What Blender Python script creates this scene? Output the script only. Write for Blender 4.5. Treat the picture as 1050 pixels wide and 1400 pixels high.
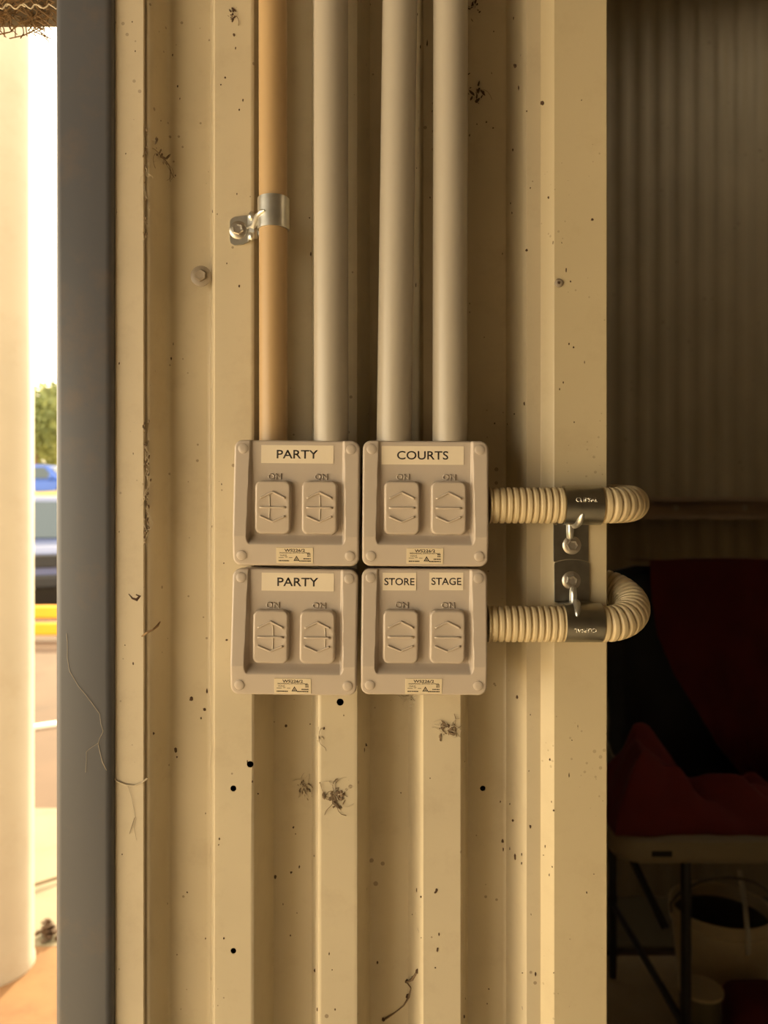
import bpy, bmesh, math, random
from mathutils import Vector, Matrix, noise
random.seed(7)
for o in list(bpy.data.objects):
    bpy.data.objects.remove(o)
SC = bpy.context.scene
COL = SC.collection
# ---------------------------------------------------------------- camera
F, D, H = 1060.0, 0.57, 1.5          # focal length in px (1050x1400), camera to wall ridges (m), lens height (m)
cd = bpy.data.cameras.new('camera'); cam = bpy.data.objects.new('camera', cd); COL.objects.link(cam)
cam.location = (0, -D, H); cam.rotation_euler = (math.pi/2, 0, 0)
cd.sensor_fit = 'VERTICAL'; cd.sensor_height = 36.0; cd.lens = 36.0*F/1400.0; cd.clip_start = .01; cd.clip_end = 300
cd.dof.use_dof = True; cd.dof.focus_distance = .545; cd.dof.aperture_fstop = 8.0
SC.camera = cam
# ---------------------------------------------------------------- light
w = bpy.data.worlds.new('sky'); SC.world = w; w.use_nodes = True
bg = w.node_tree.nodes['Background']; bg.inputs[0].default_value = (1.0, .84, .595, 1); bg.inputs[1].default_value = 5.5
sd = bpy.data.lights.new('sun', 'SUN'); sun = bpy.data.objects.new('sun', sd); COL.objects.link(sun)
sd.energy = 14.0; sd.color = (1.0, .79, .46); sd.angle = math.radians(.6)
sun.rotation_euler = Vector((.10, 1.0, .48)).to_track_quat('Z', 'Y').to_euler()
sun.location = (1, 10, 6)
SC.view_settings.view_transform = 'Standard'; SC.view_settings.look = 'None'
SC.view_settings.gamma = 1.0; SC.view_settings.use_curve_mapping = False
SC.view_settings.exposure = 0.1

def P(px, py, y=0.0):
    d = y + D
    return Vector(((px-525)/F*d, y, H-(py-700)/F*d))
def X(px, y=0.0): return (px-525)/F*(y+D)
def S(r, g, b):
    f = lambda c: c/12.92 if c <= .04045 else ((c+.055)/1.055)**2.4
    return (f(r/255), f(g/255), f(b/255), 1)

# ---------------------------------------------------------------- materials
def mat(name, col, rough=.5, metal=0.0, var=.08, scale=12.0, bump=0.0, bscale=200.0, spec=.5,
        dirt=None, dirt_amt=0.0, dirt_scale=40.0, speck=0.0, speck_scale=120.0, stretch=(1, 1, 1), coat=0.0):
    m = bpy.data.materials.new(name); m.use_nodes = True
    nt = m.node_tree; n = nt.nodes; l = nt.links
    b = n['Principled BSDF']
    b.inputs['Roughness'].default_value = rough; b.inputs['Metallic'].default_value = metal
    b.inputs['Specular IOR Level'].default_value = spec
    b.inputs['Coat Weight'].default_value = coat
    tc = n.new('ShaderNodeTexCoord'); mp = n.new('ShaderNodeMapping')
    mp.inputs['Scale'].default_value = stretch
    l.new(tc.outputs['Object'], mp.inputs['Vector'])
    nz = n.new('ShaderNodeTexNoise'); nz.inputs['Scale'].default_value = scale; nz.inputs['Detail'].default_value = 5
    l.new(mp.outputs[0], nz.inputs['Vector'])
    cr = n.new('ShaderNodeValToRGB')
    cr.color_ramp.elements[0].position = .3; cr.color_ramp.elements[1].position = .7
    cr.color_ramp.elements[0].color = tuple(c*(1-var) for c in col[:3])+(1,)
    cr.color_ramp.elements[1].color = tuple(min(1, c*(1+var)) for c in col[:3])+(1,)
    l.new(nz.outputs[0], cr.inputs[0])
    out = cr.outputs[0]
    def over(fac, colour, prev):
        mx = n.new('ShaderNodeMix'); mx.data_type = 'RGBA'
        l.new(fac, mx.inputs[0]); l.new(prev, mx.inputs[6]); mx.inputs[7].default_value = colour
        return mx.outputs[2]
    if dirt_amt > 0:
        n2 = n.new('ShaderNodeTexNoise'); n2.inputs['Scale'].default_value = dirt_scale; n2.inputs['Detail'].default_value = 8
        n2.inputs['Roughness'].default_value = .7
        l.new(mp.outputs[0], n2.inputs['Vector'])
        r2 = n.new('ShaderNodeMapRange'); r2.inputs[1].default_value = .52; r2.inputs[2].default_value = .8
        r2.inputs[4].default_value = dirt_amt
        l.new(n2.outputs[0], r2.inputs[0]); out = over(r2.outputs[0], dirt, out)
    if speck > 0:
        v = n.new('ShaderNodeTexVoronoi'); v.inputs['Scale'].default_value = speck_scale
        l.new(tc.outputs['Object'], v.inputs['Vector'])
        n3 = n.new('ShaderNodeTexNoise'); n3.inputs['Scale'].default_value = 14; n3.inputs['Detail'].default_value = 2
        l.new(tc.outputs['Object'], n3.inputs['Vector'])
        a = n.new('ShaderNodeMapRange'); a.inputs[1].default_value = .5; a.inputs[2].default_value = .72
        a.inputs[3].default_value = 0; a.inputs[4].default_value = .22
        l.new(n3.outputs[0], a.inputs[0])
        lt = n.new('ShaderNodeMath'); lt.operation = 'LESS_THAN'
        l.new(v.outputs['Distance'], lt.inputs[0]); l.new(a.outputs[0], lt.inputs[1])
        mu = n.new('ShaderNodeMath'); mu.operation = 'MULTIPLY'; mu.inputs[1].default_value = speck
        l.new(lt.outputs[0], mu.inputs[0]); out = over(mu.outputs[0], S(90, 62, 38), out)
    l.new(out, b.inputs['Base Color'])
    if bump > 0:
        n4 = n.new('ShaderNodeTexNoise'); n4.inputs['Scale'].default_value = bscale; n4.inputs['Detail'].default_value = 4
        l.new(mp.outputs[0], n4.inputs['Vector'])
        bp = n.new('ShaderNodeBump'); bp.inputs['Strength'].default_value = bump; bp.inputs['Distance'].default_value = .002
        l.new(n4.outputs[0], bp.inputs['Height']); l.new(bp.outputs[0], b.inputs['Normal'])
    return m

M = {}
BROWN = S(120, 88, 52)
M['sheet'] = mat('cream_sheet_paint', S(196, 184, 158), .31, var=.05, scale=9, dirt=BROWN, dirt_amt=.22, dirt_scale=26, speck=.55, speck_scale=110, bump=.03, bscale=60)
M['flash'] = mat('cream_flashing_paint', S(192, 178, 146), .42, var=.04, scale=7, dirt=BROWN, dirt_amt=.16, dirt_scale=30, speck=.3, speck_scale=170)
M['strip'] = mat('dusty_cream_paint', S(200, 188, 164), .5, var=.05, scale=14, dirt=BROWN, dirt_amt=.16, dirt_scale=45, speck=.4, speck_scale=120)
M['post'] = mat('grey_brown_post_paint', S(88, 90, 97), .36, var=.06, scale=5, dirt=S(150, 118, 78), dirt_amt=.3, dirt_scale=12, bump=.02)
M['plastic'] = mat('grey_switch_plastic', S(186, 174, 161), .34, var=.025, scale=30, dirt=S(140, 112, 76), dirt_amt=.12, dirt_scale=60)
M['rocker'] = mat('rocker_plastic', S(190, 177, 162), .3, var=.02, scale=30, dirt=S(150, 120, 84), dirt_amt=.12, dirt_scale=80)
M['film'] = mat('clear_film_edge', S(205, 195, 175), .15, var=.02)
M['pvc'] = mat('pale_grey_conduit_pvc', S(170, 162, 148), .33, var=.04, scale=10, dirt=BROWN, dirt_amt=.1, dirt_scale=30, stretch=(1, 1, .15))
M['pvc_orange'] = mat('aged_orange_beige_conduit_pvc', S(178, 150, 110), .4, var=.05, scale=12, dirt=BROWN, dirt_amt=.1, dirt_scale=30, stretch=(1, 1, .15))
M['flex'] = mat('cream_flexible_conduit', S(205, 188, 152), .42, var=.04, scale=40, dirt=BROWN, dirt_amt=.18, dirt_scale=70)
M['zinc'] = mat('bright_zinc', (.72, .72, .68, 1), .3, .9, var=.1, scale=120, bump=.05)
M['zinc_dull'] = mat('dull_zinc', (.34, .33, .29, 1), .3, 1.0, var=.14, scale=90, bump=.05)
M['screw'] = mat('zinc_screw_head', (.56, .52, .46, 1), .34, .9, var=.1, scale=200)
M['screw_paint'] = mat('painted_screw_head', S(146, 134, 118), .4, var=.1, scale=200)
M['paper'] = mat('white_label_tape', S(226, 214, 192), .4, var=.015, scale=50)
M['foil'] = mat('pale_rating_label', S(214, 200, 172), .35, var=.03, scale=60)
M['ink'] = mat('black_ink', S(34, 26, 22), .5, var=.02)
M['stamp'] = mat('stamped_bright_metal', (.86, .83, .74, 1), .25, .6, var=.02)
M['dark_in'] = mat('dark_groove_plastic', S(60, 54, 48), .6, var=.02)
M['grub'] = mat('brown_grub', S(74, 54, 36), .85, var=.3, scale=300)
M['web'] = mat('grey_web_silk', S(196, 184, 162), .7, var=.1, scale=300)
M['web_brown'] = mat('dusty_web', S(118, 100, 78), .85, var=.25, scale=300)
M['conc'] = mat('floor_concrete', S(206, 190, 162), .8, var=.1, scale=3, dirt=S(130, 104, 74), dirt_amt=.35, dirt_scale=2, bump=.3, bscale=60)
M['path'] = mat('pale_path_concrete', S(112, 104, 84), .85, var=.08, scale=4, dirt=S(84, 68, 46), dirt_amt=.5, dirt_scale=5, bump=.3, bscale=80)
M['sand'] = mat('orange_sand', S(118, 86, 54), .95, var=.2, scale=5, dirt=S(92, 58, 32), dirt_amt=.7, dirt_scale=9, bump=.5, bscale=40)
M['dirt'] = mat('brown_dirt', S(76, 58, 44), .95, var=.22, scale=.9, dirt=S(48, 34, 24), dirt_amt=.7, dirt_scale=1.6, bump=.5, bscale=10)
M['column'] = mat('cream_column_render', S(186, 180, 168), .6, var=.06, scale=4, dirt=S(150, 124, 92), dirt_amt=.3, dirt_scale=6, bump=.1, bscale=40)
M['roof'] = mat('added_roof_and_head_rail', S(100, 92, 80), .7, var=.05)  # shared by the added ceiling and the head rail
M['hall'] = mat('dull_brown_added_wall', S(104, 94, 80), .7, var=.06)  # kept dark so the added shed walls bounce little light
M['inner'] = mat('storeroom_cladding', S(176, 164, 140), .55, var=.06, scale=4, speck=.3, speck_scale=30)
M['rail'] = mat('storeroom_girt', S(172, 152, 134), .5, var=.08)
M['fibre'] = mat('brown_fibre', S(132, 108, 78), .9, var=.3, scale=200)
M['fibre_pale'] = mat('pale_fibre', S(214, 202, 178), .8, var=.1, scale=200)
M['red'] = mat('dark_red_cloth', S(106, 32, 35), .85, var=.18, scale=10, bump=.2, bscale=120)
M['navy'] = mat('navy_black_fabric', S(30, 35, 44), .8, var=.2, scale=12, bump=.2, bscale=150)
M['table'] = mat('grey_cream_moulded_plastic', S(146, 134, 110), .5, var=.05)
M['steel_dark'] = mat('dark_painted_steel', S(52, 52, 54), .45, .3, var=.1)
M['steel_grey'] = mat('grey_painted_steel', S(120, 114, 104), .45, .3, var=.1)
M['bucket'] = mat('cream_bucket_plastic', S(226, 210, 180), .45, var=.05, scale=8, dirt=BROWN, dirt_amt=.2, dirt_scale=10)
M['bucket_in'] = mat('grey_bucket_inside', S(96, 92, 84), .7, var=.2)
M['tin'] = mat('grey_green_tin', S(120, 118, 96), .5, .2, var=.1)
M['black'] = mat('black_rubber_and_shade', S(22, 22, 24), .7, var=.1)  # also paints the shade behind the holes and in the table slot
M['blue_car'] = mat('blue_car_paint', S(16, 70, 160), .35, var=.03, coat=.15)
M['silver_car'] = mat('silver_blue_car_paint', S(66, 78, 116), .4, .0, var=.03, coat=.1)
M['glass'] = mat('tinted_car_glass', S(58, 70, 80), .15, var=.02, spec=.25)
M['lamp'] = mat('car_lamp_lens', S(220, 214, 200), .15, var=.02)
M['tail'] = mat('red_lamp_lens', S(170, 30, 24), .2, var=.02)
M['chrome'] = mat('car_trim_metal', (.6, .6, .6, 1), .2, 1)
M['yellow'] = mat('yellow_rail_paint', S(220, 150, 14), .5, var=.12, scale=3, dirt=S(160, 100, 30), dirt_amt=.4, dirt_scale=5)
M['bark'] = mat('grey_brown_bark', S(112, 92, 70), .9, var=.25, scale=6, bump=.5, bscale=20)
M['leaf'] = mat('green_leaf', S(92, 104, 62), .6, var=.3, scale=.8)
M['leaf2'] = mat('olive_leaf', S(104, 108, 70), .6, var=.3, scale=.8)
M['grass'] = mat('dry_yellow_grass', S(140, 124, 62), .9, var=.25, scale=1.2, bump=.5, bscale=6)
M['white'] = mat('white_paint', S(232, 228, 218), .5, var=.03)
for k in ('leaf', 'leaf2'):          # leaves let sunlight through
    nt = M[k].node_tree; b = nt.nodes['Principled BSDF']; o = nt.nodes['Material Output']
    tr = nt.nodes.new('ShaderNodeBsdfTranslucent'); mx = nt.nodes.new('ShaderNodeMixShader'); mx.inputs[0].default_value = .45
    tr.inputs[0].default_value = S(150, 152, 96)
    nt.links.new(b.outputs[0], mx.inputs[1]); nt.links.new(tr.outputs[0], mx.inputs[2]); nt.links.new(mx.outputs[0], o.inputs[0])

# ---------------------------------------------------------------- mesh helpers
def obj(name, me, m=None, parent=None, smooth=None, loc=None, rot=None):
    if isinstance(me, bmesh.types.BMesh):
        bm = me; bmesh.ops.recalc_face_normals(bm, faces=bm.faces)
        me = bpy.data.meshes.new(name); bm.to_mesh(me); bm.free()
    if m is not None and not me.materials: me.materials.append(M[m])
    if smooth is not None:
        me.polygons.foreach_set('use_smooth', [True]*len(me.polygons))
        if smooth: me.set_sharp_from_angle(angle=math.radians(smooth))
    o = bpy.data.objects.new(name, me); COL.objects.link(o)
    if parent: o.parent = parent
    if loc is not None: o.location = loc
    if rot is not None: o.rotation_euler = rot
    return o
def tag(o, label=None, cat=None, group=None, kind=None):
    if label: o['label'] = label
    if cat: o['category'] = cat
    if group: o['group'] = group
    if kind: o['kind'] = kind
    return o
def thing(name, label, cat, loc=(0, 0, 0), rot=(0, 0, 0), group=None):
    o = bpy.data.objects.new(name, None); COL.objects.link(o); o.empty_display_size = .02
    o.location = loc; o.rotation_euler = rot
    return tag(o, label, cat, group)
def struct(name, bm, m, label=None, smooth=None):
    o = obj(name, bm, m, smooth=smooth); o['kind'] = 'structure'
    if label: o['label'] = label
    return o
def box(bm, x0, x1, y0, y1, z0, z1, bev=0.0, seg=2):
    r = bmesh.ops.create_cube(bm, size=1.0); vs = r['verts']
    for v in vs:
        v.co = Vector((x0+(v.co.x+.5)*(x1-x0), y0+(v.co.y+.5)*(y1-y0), z0+(v.co.z+.5)*(z1-z0)))
    if bev:
        es = list({e for v in vs for e in v.link_edges})
        bmesh.ops.bevel(bm, geom=es, offset=bev, segments=seg, affect='EDGES', profile=.5)
    return bm
def B(*a, **k): return box(bmesh.new(), *a, **k)
def tube(bm, pts, rad, seg=12, cap=True):
    pts = [Vector(p) for p in pts]; n = len(pts)
    if not hasattr(rad, '__len__'): rad = [rad]*n
    t0 = (pts[1]-pts[0]).normalized()
    u = t0.orthogonal().normalized(); prev = t0; rings = []
    for i, p in enumerate(pts):
        t = (pts[min(i+1, n-1)]-pts[max(i-1, 0)]).normalized()
        u = prev.rotation_difference(t) @ u; u = (u - t*u.dot(t)).normalized(); prev = t
        v = t.cross(u)
        rings.append([bm.verts.new(p + (u*math.cos(a)+v*math.sin(a))*rad[i]) for a in (2*math.pi*k/seg for k in range(seg))])
    for a, b in zip(rings, rings[1:]):
        for k in range(seg):
            bm.faces.new((a[k], a[(k+1) % seg], b[(k+1) % seg], b[k]))
    if cap:
        bm.faces.new(rings[0][::-1]); bm.faces.new(rings[-1])
    return bm
def T(pts, rad, seg=12, cap=True): return tube(bmesh.new(), pts, rad, seg, cap)
def lathe(bm, prof, seg=32, axis='z', origin=(0, 0, 0)):
    """prof: list of (radius, height); axis 'z' up or 'y' towards the camera (-y)."""
    rings = []; o = Vector(origin)
    for r, h in prof:
        ring = []
        for k in range(seg):
            a = 2*math.pi*k/seg
            v = Vector((r*math.cos(a), r*math.sin(a), h)) if axis == 'z' else Vector((r*math.cos(a), -h, r*math.sin(a)))
            ring.append(bm.verts.new(o+v))
        rings.append(ring)
    for a, b in zip(rings, rings[1:]):
        for k in range(seg):
            bm.faces.new((a[k], a[(k+1) % seg], b[(k+1) % seg], b[k]))
    bm.faces.new(rings[0][::-1]); bm.faces.new(rings[-1])
    return bm
def prism(bm, poly, y0, y1):
    """polygon in (x, z), extruded along y"""
    a = [bm.verts.new((x, y0, z)) for x, z in poly]; b = [bm.verts.new((x, y1, z)) for x, z in poly]
    n = len(poly); bm.faces.new(a); bm.faces.new(b[::-1])
    for i in range(n): bm.faces.new((a[i], b[i], b[(i+1) % n], a[(i+1) % n]))
    return bm
def sweep(bm, prof, z0, z1, nz=1):
    """open (x, y) profile with thickness handled by caller; closed loop swept along z"""
    rings = []
    for j in range(nz+1):
        z = z0+(z1-z0)*j/nz
        rings.append([bm.verts.new((x, y, z)) for x, y in prof])
    n = len(prof)
    for a, b in zip(rings, rings[1:]):
        for k in range(n): bm.faces.new((a[k], a[(k+1) % n], b[(k+1) % n], b[k]))
    bm.faces.new(rings[0][::-1]); bm.faces.new(rings[-1])
    return bm
def thick(prof, t):
    """closed loop from an open (x, y) profile, t thick towards +y / normal"""
    pts = [Vector(p) for p in prof]; back = []
    for i, p in enumerate(pts):
        d = (pts[min(i+1, len(pts)-1)]-pts[max(i-1, 0)]).normalized()
        back.append(p+Vector((-d.y, d.x))*t)
    return [tuple(p) for p in pts]+[tuple(p) for p in back[::-1]]
_tc = {}
def text_mesh(s, width, height, ext=.00006, bold=0.0):
    key = (s, width, height, bold)
    if key in _tc: return _tc[key]
    c = bpy.data.curves.new('lettering', 'FONT'); c.body = s; c.size = 1.0; c.offset = bold; c.resolution_u = 4
    c.align_x = 'LEFT'
    o = bpy.data.objects.new('lettering', c); COL.objects.link(o)
    bpy.context.view_layer.update()
    dg = bpy.context.evaluated_depsgraph_get()
    me = bpy.data.meshes.new_from_object(o.evaluated_get(dg))
    bpy.data.objects.remove(o); bpy.data.curves.remove(c)
    me.materials.clear()
    xs = [v.co.x for v in me.vertices]; ys = [v.co.y for v in me.vertices]
    cx, cy = (min(xs)+max(xs))/2, (min(ys)+max(ys))/2
    sx = width/(max(xs)-min(xs)); sy = height/(max(ys)-min(ys))
    bm = bmesh.new(); bm.from_mesh(me)
    for v in bm.verts: v.co = Vector(((v.co.x-cx)*sx, 0, (v.co.y-cy)*sy))
    r = bmesh.ops.extrude_face_region(bm, geom=list(bm.faces))
    for e in r['geom']:
        if isinstance(e, bmesh.types.BMVert): e.co.y -= ext
    bmesh.ops.recalc_face_normals(bm, faces=bm.faces)
    bm.to_mesh(me); bm.free(); me.name = 'lettering'
    _tc[key] = me
    return me
def text(s, width, height, m, parent, loc, rot=(0, 0, 0), ext=.00006, bold=0.0, name='lettering'):
    me = text_mesh(s, width, height, ext, bold)
    return obj(name, me, m, parent, loc=loc, rot=rot)
def blob(bm, c, rx, ry, rz, amp=.3, sub=1, seed=0, turn=0.0):
    r = bmesh.ops.create_icosphere(bm, subdivisions=sub, radius=1.0)
    for v in r['verts']:
        k = 1+amp*noise.noise(v.co*1.7+Vector((seed*3.1, seed*1.7, 0)))
        p = Vector((v.co.x*rx, v.co.y*ry, v.co.z*rz))*k; cs, sn = math.cos(turn), math.sin(turn)
        v.co = Vector(c)+Vector((p.x*cs+p.z*sn, p.y, p.z*cs-p.x*sn))

# ================================================================ THE SETTING
# ---- ground and floors
struct('floor', B(-6, 6, -6, 2.05, -.1, 0), 'conc', 'dusty concrete shed floor')
# ---- corrugated wall panel
PITCH, RX, DEPTH = 142/F*D, X(320), .042
def wy(x):
    t = ((x-RX)/PITCH) % 1.0; t = min(t, 1-t)
    a, b = .18, .305
    s = min(1, max(0, (t-a)/(b-a)))
    s = s*s*(3-2*s)
    return (DEPTH if x > RX else .023)*s
XL, XR = X(166), X(752)
nprof = 220
prof = [(XL+(XR-XL)*i/nprof, wy(XL+(XR-XL)*i/nprof)) for i in range(nprof+1)]
bm = sweep(bmesh.new(), thick(prof, .0007), .02, 3.6, 6)
wall = struct('wall_front', bm, 'sheet', 'cream corrugated steel sheet wall with drilled holes', smooth=40)
def at_wall(px, py):
    y = 0
    for _ in range(12): y = wy(X(px, y))
    return P(px, py, y)
holes = [(319, 1078, 4.2), (342, 1045, 4.6), (465, 960, 5.0), (660, 1078, 4.2), (319, 1300, 4.0), (657, 1318, 4.2)]
bm = bmesh.new()
for px, py, r in holes:
    c = at_wall(px, py); r *= .00053
    q = bmesh.ops.create_cone(bm, cap_ends=True, segments=14, radius1=r, radius2=r, depth=.02)
    for v in q['verts']: v.co = Vector((v.co.x, v.co.z, v.co.y))+c
cut = obj('cutter', bm)
md = wall.modifiers.new('holes', 'BOOLEAN'); md.object = cut; md.operation = 'DIFFERENCE'; md.solver = 'EXACT'
bpy.context.view_layer.update()
me = bpy.data.meshes.new_from_object(wall.evaluated_get(bpy.context.evaluated_depsgraph_get()))
wall.modifiers.clear(); wall.data = me
bpy.data.objects.remove(cut)
wall.data.set_sharp_from_angle(angle=math.radians(40))

# ---- grey-brown steel post at the edge of the opening
def rrect(x0, x1, y0, y1, r, n=6):
    out = []
    for cx, cy, a0 in ((x1-r, y0+r, -90), (x1-r, y1-r, 0), (x0+r, y1-r, 90), (x0+r, y0+r, 180)):
        for k in range(n+1):
            a = math.radians(a0+90*k/n); out.append((cx+r*math.cos(a), cy+r*math.sin(a)))
    return out
yp = -.009
struct('trim_1', sweep(bmesh.new(), rrect(X(74, yp), X(153.5, yp), yp, yp+.075, .0055), 0, 3.6), 'post', 'smooth grey brown steel post beside the opening', smooth=35)
# ---- cream flange strip between post and corrugated wall
ys = -.003
pr = [(X(151, ys), ys+.01), (X(151.5, ys), ys+.002), (X(153, ys), ys), (X(196, ys), ys), (X(197.5, ys), ys+.0012)]
tr2 = struct('trim_2', sweep(bmesh.new(), thick(pr, .0011), .02, 3.6, 1), 'strip', 'narrow dusty cream flange between post and corrugated sheet', smooth=40)
# ---- flashing at the storeroom doorway
yf = -.010
def flash_prof():
    p = [(X(739, -.001), -.0008), (X(741, -.001), -.0014), (X(755.5, yf), yf+.0008), (X(758, yf), yf), (X(770, yf), yf),
         (X(829, yf), yf), (X(830.8, yf), yf+.0012), (X(830.8, yf), yf+.012)]
    return p
tr3 = struct('trim_3', sweep(bmesh.new(), thick(flash_prof(), .0009), .02, 3.6, 1), 'flash', 'flat cream steel flashing folded around the storeroom doorway edge', smooth=25)
# ---- storeroom shell
def corr(x0, x1, y, pitch, depth, z0, z1, n):
    pr = []
    for i in range(n+1):
        x = x0+(x1-x0)*i/n; s = .5+.5*math.sin(2*math.pi*x/pitch); s = s*s*(3-2*s)
        pr.append((x, y-depth*s))
    return sweep(bmesh.new(), pr+[(x1, y+.03), (x0, y+.03)], z0, z1)
struct('wall_back', corr(-.2, 2.4, 2.45, .076, .009, 0, 3.6, 420), 'inner', 'dim ribbed steel cladding at the back of the storeroom', smooth=50)
struct('wall_left', B(-.215, -.2, .07, 2.43, 0, 3.6), 'inner', 'storeroom side wall')
struct('hole_shade_backing', B(-.19, .125, .058, .07, .02, 3.6), 'black', 'black sheet added behind the corrugated wall to shade its holes')  # added sheet, puts black shade behind the drilled holes
struct('wall_right', B(2.4, 2.45, 0, 2.48, 0, 3.6), 'inner', 'storeroom side wall')
struct('wall_doorway', B(1.05, 3.0, -.01, .05, 0, 3.6), 'inner', 'wall beside the storeroom doorway')
bm = bmesh.new()
for x0, x1, y0, y1 in ((-2.4, 3.0, -4.2, .09), (-.215, 3.0, .09, 1.5), (-.215, 1.40, 1.5, 2.0), (1.82, 3.0, 1.5, 2.0), (-.215, 3.0, 2.0, 2.5)):
    box(bm, x0, x1, y0, y1, 3.6, 3.7)
struct('ceiling', bm, 'roof', 'added unseen shed roof with an added opening to light the storeroom')  # unseen ceiling added to block sky, with an added opening for storeroom light
struct('added_eave', B(-2.45, -2.4, -4.2, .09, 2.35, 3.7), 'hall', 'added unseen eave board cutting the sky on the open side')  # unseen board added to cut the upper sky light
struct('wall_added_side', B(3.0, 3.1, -4.2, 2.5, 0, 3.6), 'hall', 'added unseen side wall shaping the daylight')  # unseen wall added to keep daylight coming from the left
struct('wall_added_rear', B(-2.4, 3.0, -4.3, -4.2, 0, 3.6), 'hall', 'added unseen rear wall shaping the daylight')  # unseen wall added to hold back frontal daylight
bm = bmesh.new()
z1, z0 = 1.557, 1.472
pr = [(2.433, z1), (2.375, z1), (2.375, z1-.014), (2.419, z1-.014), (2.419, z0+.014), (2.375, z0+.014), (2.375, z0), (2.433, z0)]
va = [bm.verts.new((-.19, y, z)) for y, z in pr]; vb = [bm.verts.new((2.39, y, z)) for y, z in pr]
bm.faces.new(va); bm.faces.new(vb[::-1])
for i in range(8): bm.faces.new((va[i], vb[i], vb[(i+1) % 8], va[(i+1) % 8]))
rail = struct('trim_4', bm, 'rail', 'dim steel girt running across the storeroom cladding')
for px in (924, 1018):
    c = P(px, 694, 2.419); obj('hex_screw', lathe(bmesh.new(), [(.011, 0), (.011, .003), (.006, .003), (.006, .008)], 6, 'y', c), 'screw', rail)
# ---- head of the opening with frayed fibre strip
yh = .03
zb = P(0, 3, yh).z
head = struct('trim_5', B(-2.4, X(70, yh), yh, yh+.05, zb+.012, 3.6), 'roof', 'steel head rail over the opening')
# ---- outdoors ground
struct('ground', B(-60, 40, 2.05, 90, -.1, -.012), 'dirt', 'brown dirt yard outside the shed')
struct('path', B(-14, 6, 2.1, 3.35, -.1, .004, bev=.004, seg=1), 'path', 'pale concrete path outside the opening')
struct('sand_apron', B(-14, -.23, .08, 2.1, -.1, .003), 'sand', 'orange sandy ground beside the column')
bm = bmesh.new()
n = 40
rows = []
for i in range(n+1):
    x = -34+44*i/n
    row = []
    for y, z in ((17, -.1), (19, .6), (21.5, 1.7), (24, 2.22), (27, 2.1), (60, 2.0)):
        row.append(bm.verts.new((x, y, z+.12*noise.noise(Vector((x*.4, y*.3, 0))))))
    rows.append(row)
for a, b in zip(rows, rows[1:]):
    for k in range(5): bm.faces.new((a[k], b[k], b[k+1], a[k+1]))
struct('grass_bank', bm, 'grass', 'dry yellow grass bank behind the parked vehicles', smooth=60)

# ================================================================ THE SWITCHES
mm = .001
def strip_h(z):
    return 36+5*(43.25-z)/66.25 if z > -23 else 41-3.5*(-23-z)/20.25
def panel_h(z): return 34.2-.8*(43.25-z)/66
def cover_h(x, z):
    hs = strip_h(z)
    wall_w = 1.2+1.4*min(1, max(0, (43-z)/66))
    dx = max(abs(x)-31.4, 0)/wall_w; dz = max(-22.2-z, 0)/6.4
    m = min(1, math.hypot(dx, dz)); m = m*m*(3-2*m)*.5+m*.5
    return panel_h(z)*(1-m)+hs*m
def cover_mesh(hw=43.25, r=6.0, step=.4, bev=1.6):
    n = int(round(2*hw/step)); bm = bmesh.new(); V = []
    for j in range(n+1):
        row = []
        for i in range(n+1):
            x = -hw+2*hw*i/n; z = -hw+2*hw*j/n
            cx = max(abs(x)-(hw-r), 0); cz = max(abs(z)-(hw-r), 0); q = math.hypot(cx, cz)
            if q > r and cx > 0 and cz > 0:
                x = math.copysign(hw-r+cx*r/q, x); z = math.copysign(hw-r+cz*r/q, z); dist = 0
            else:
                dist = (r-q) if (cx > 0 and cz > 0) else min(hw-abs(x), hw-abs(z))
            h = cover_h(x, z)
            if dist < bev: h -= bev-math.sqrt(max(0, bev*bev-(bev-dist)**2))
            row.append(bm.verts.new((x*mm, -h*mm, z*mm)))
        V.append(row)
    for j in range(n):
        for i in range(n): bm.faces.new((V[j][i], V[j][i+1], V[j+1][i+1], V[j+1][i]))
    ring = V[0][:]+[V[j][n] for j in range(1, n+1)]+V[n][n-1::-1]+[V[j][0] for j in range(n-1, 0, -1)]
    low = [bm.verts.new((v.co.x, -.027, v.co.z)) for v in ring]
    k = len(ring)
    for i in range(k):
        bm.faces.new((ring[i], low[i], low[(i+1) % k], ring[(i+1) % k]))
    bm.faces.new(low)
    bmesh.ops.remove_doubles(bm, verts=bm.verts, dist=1e-6)
    bmesh.ops.recalc_face_normals(bm, faces=bm.faces)
    me = bpy.data.meshes.new('cover_plate'); bm.to_mesh(me); bm.free()
    me.materials.append(M['plastic'])
    me.polygons.foreach_set('use_smooth', [True]*len(me.polygons)); me.set_sharp_from_angle(angle=math.radians(50))
    return me
def rocker_h(x, z):
    return 38.6+1.0*(1-(abs(z)/18.25)**1.4) - .35*max(0, 1-(math.hypot(x, z)/10.2)**6)
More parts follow.
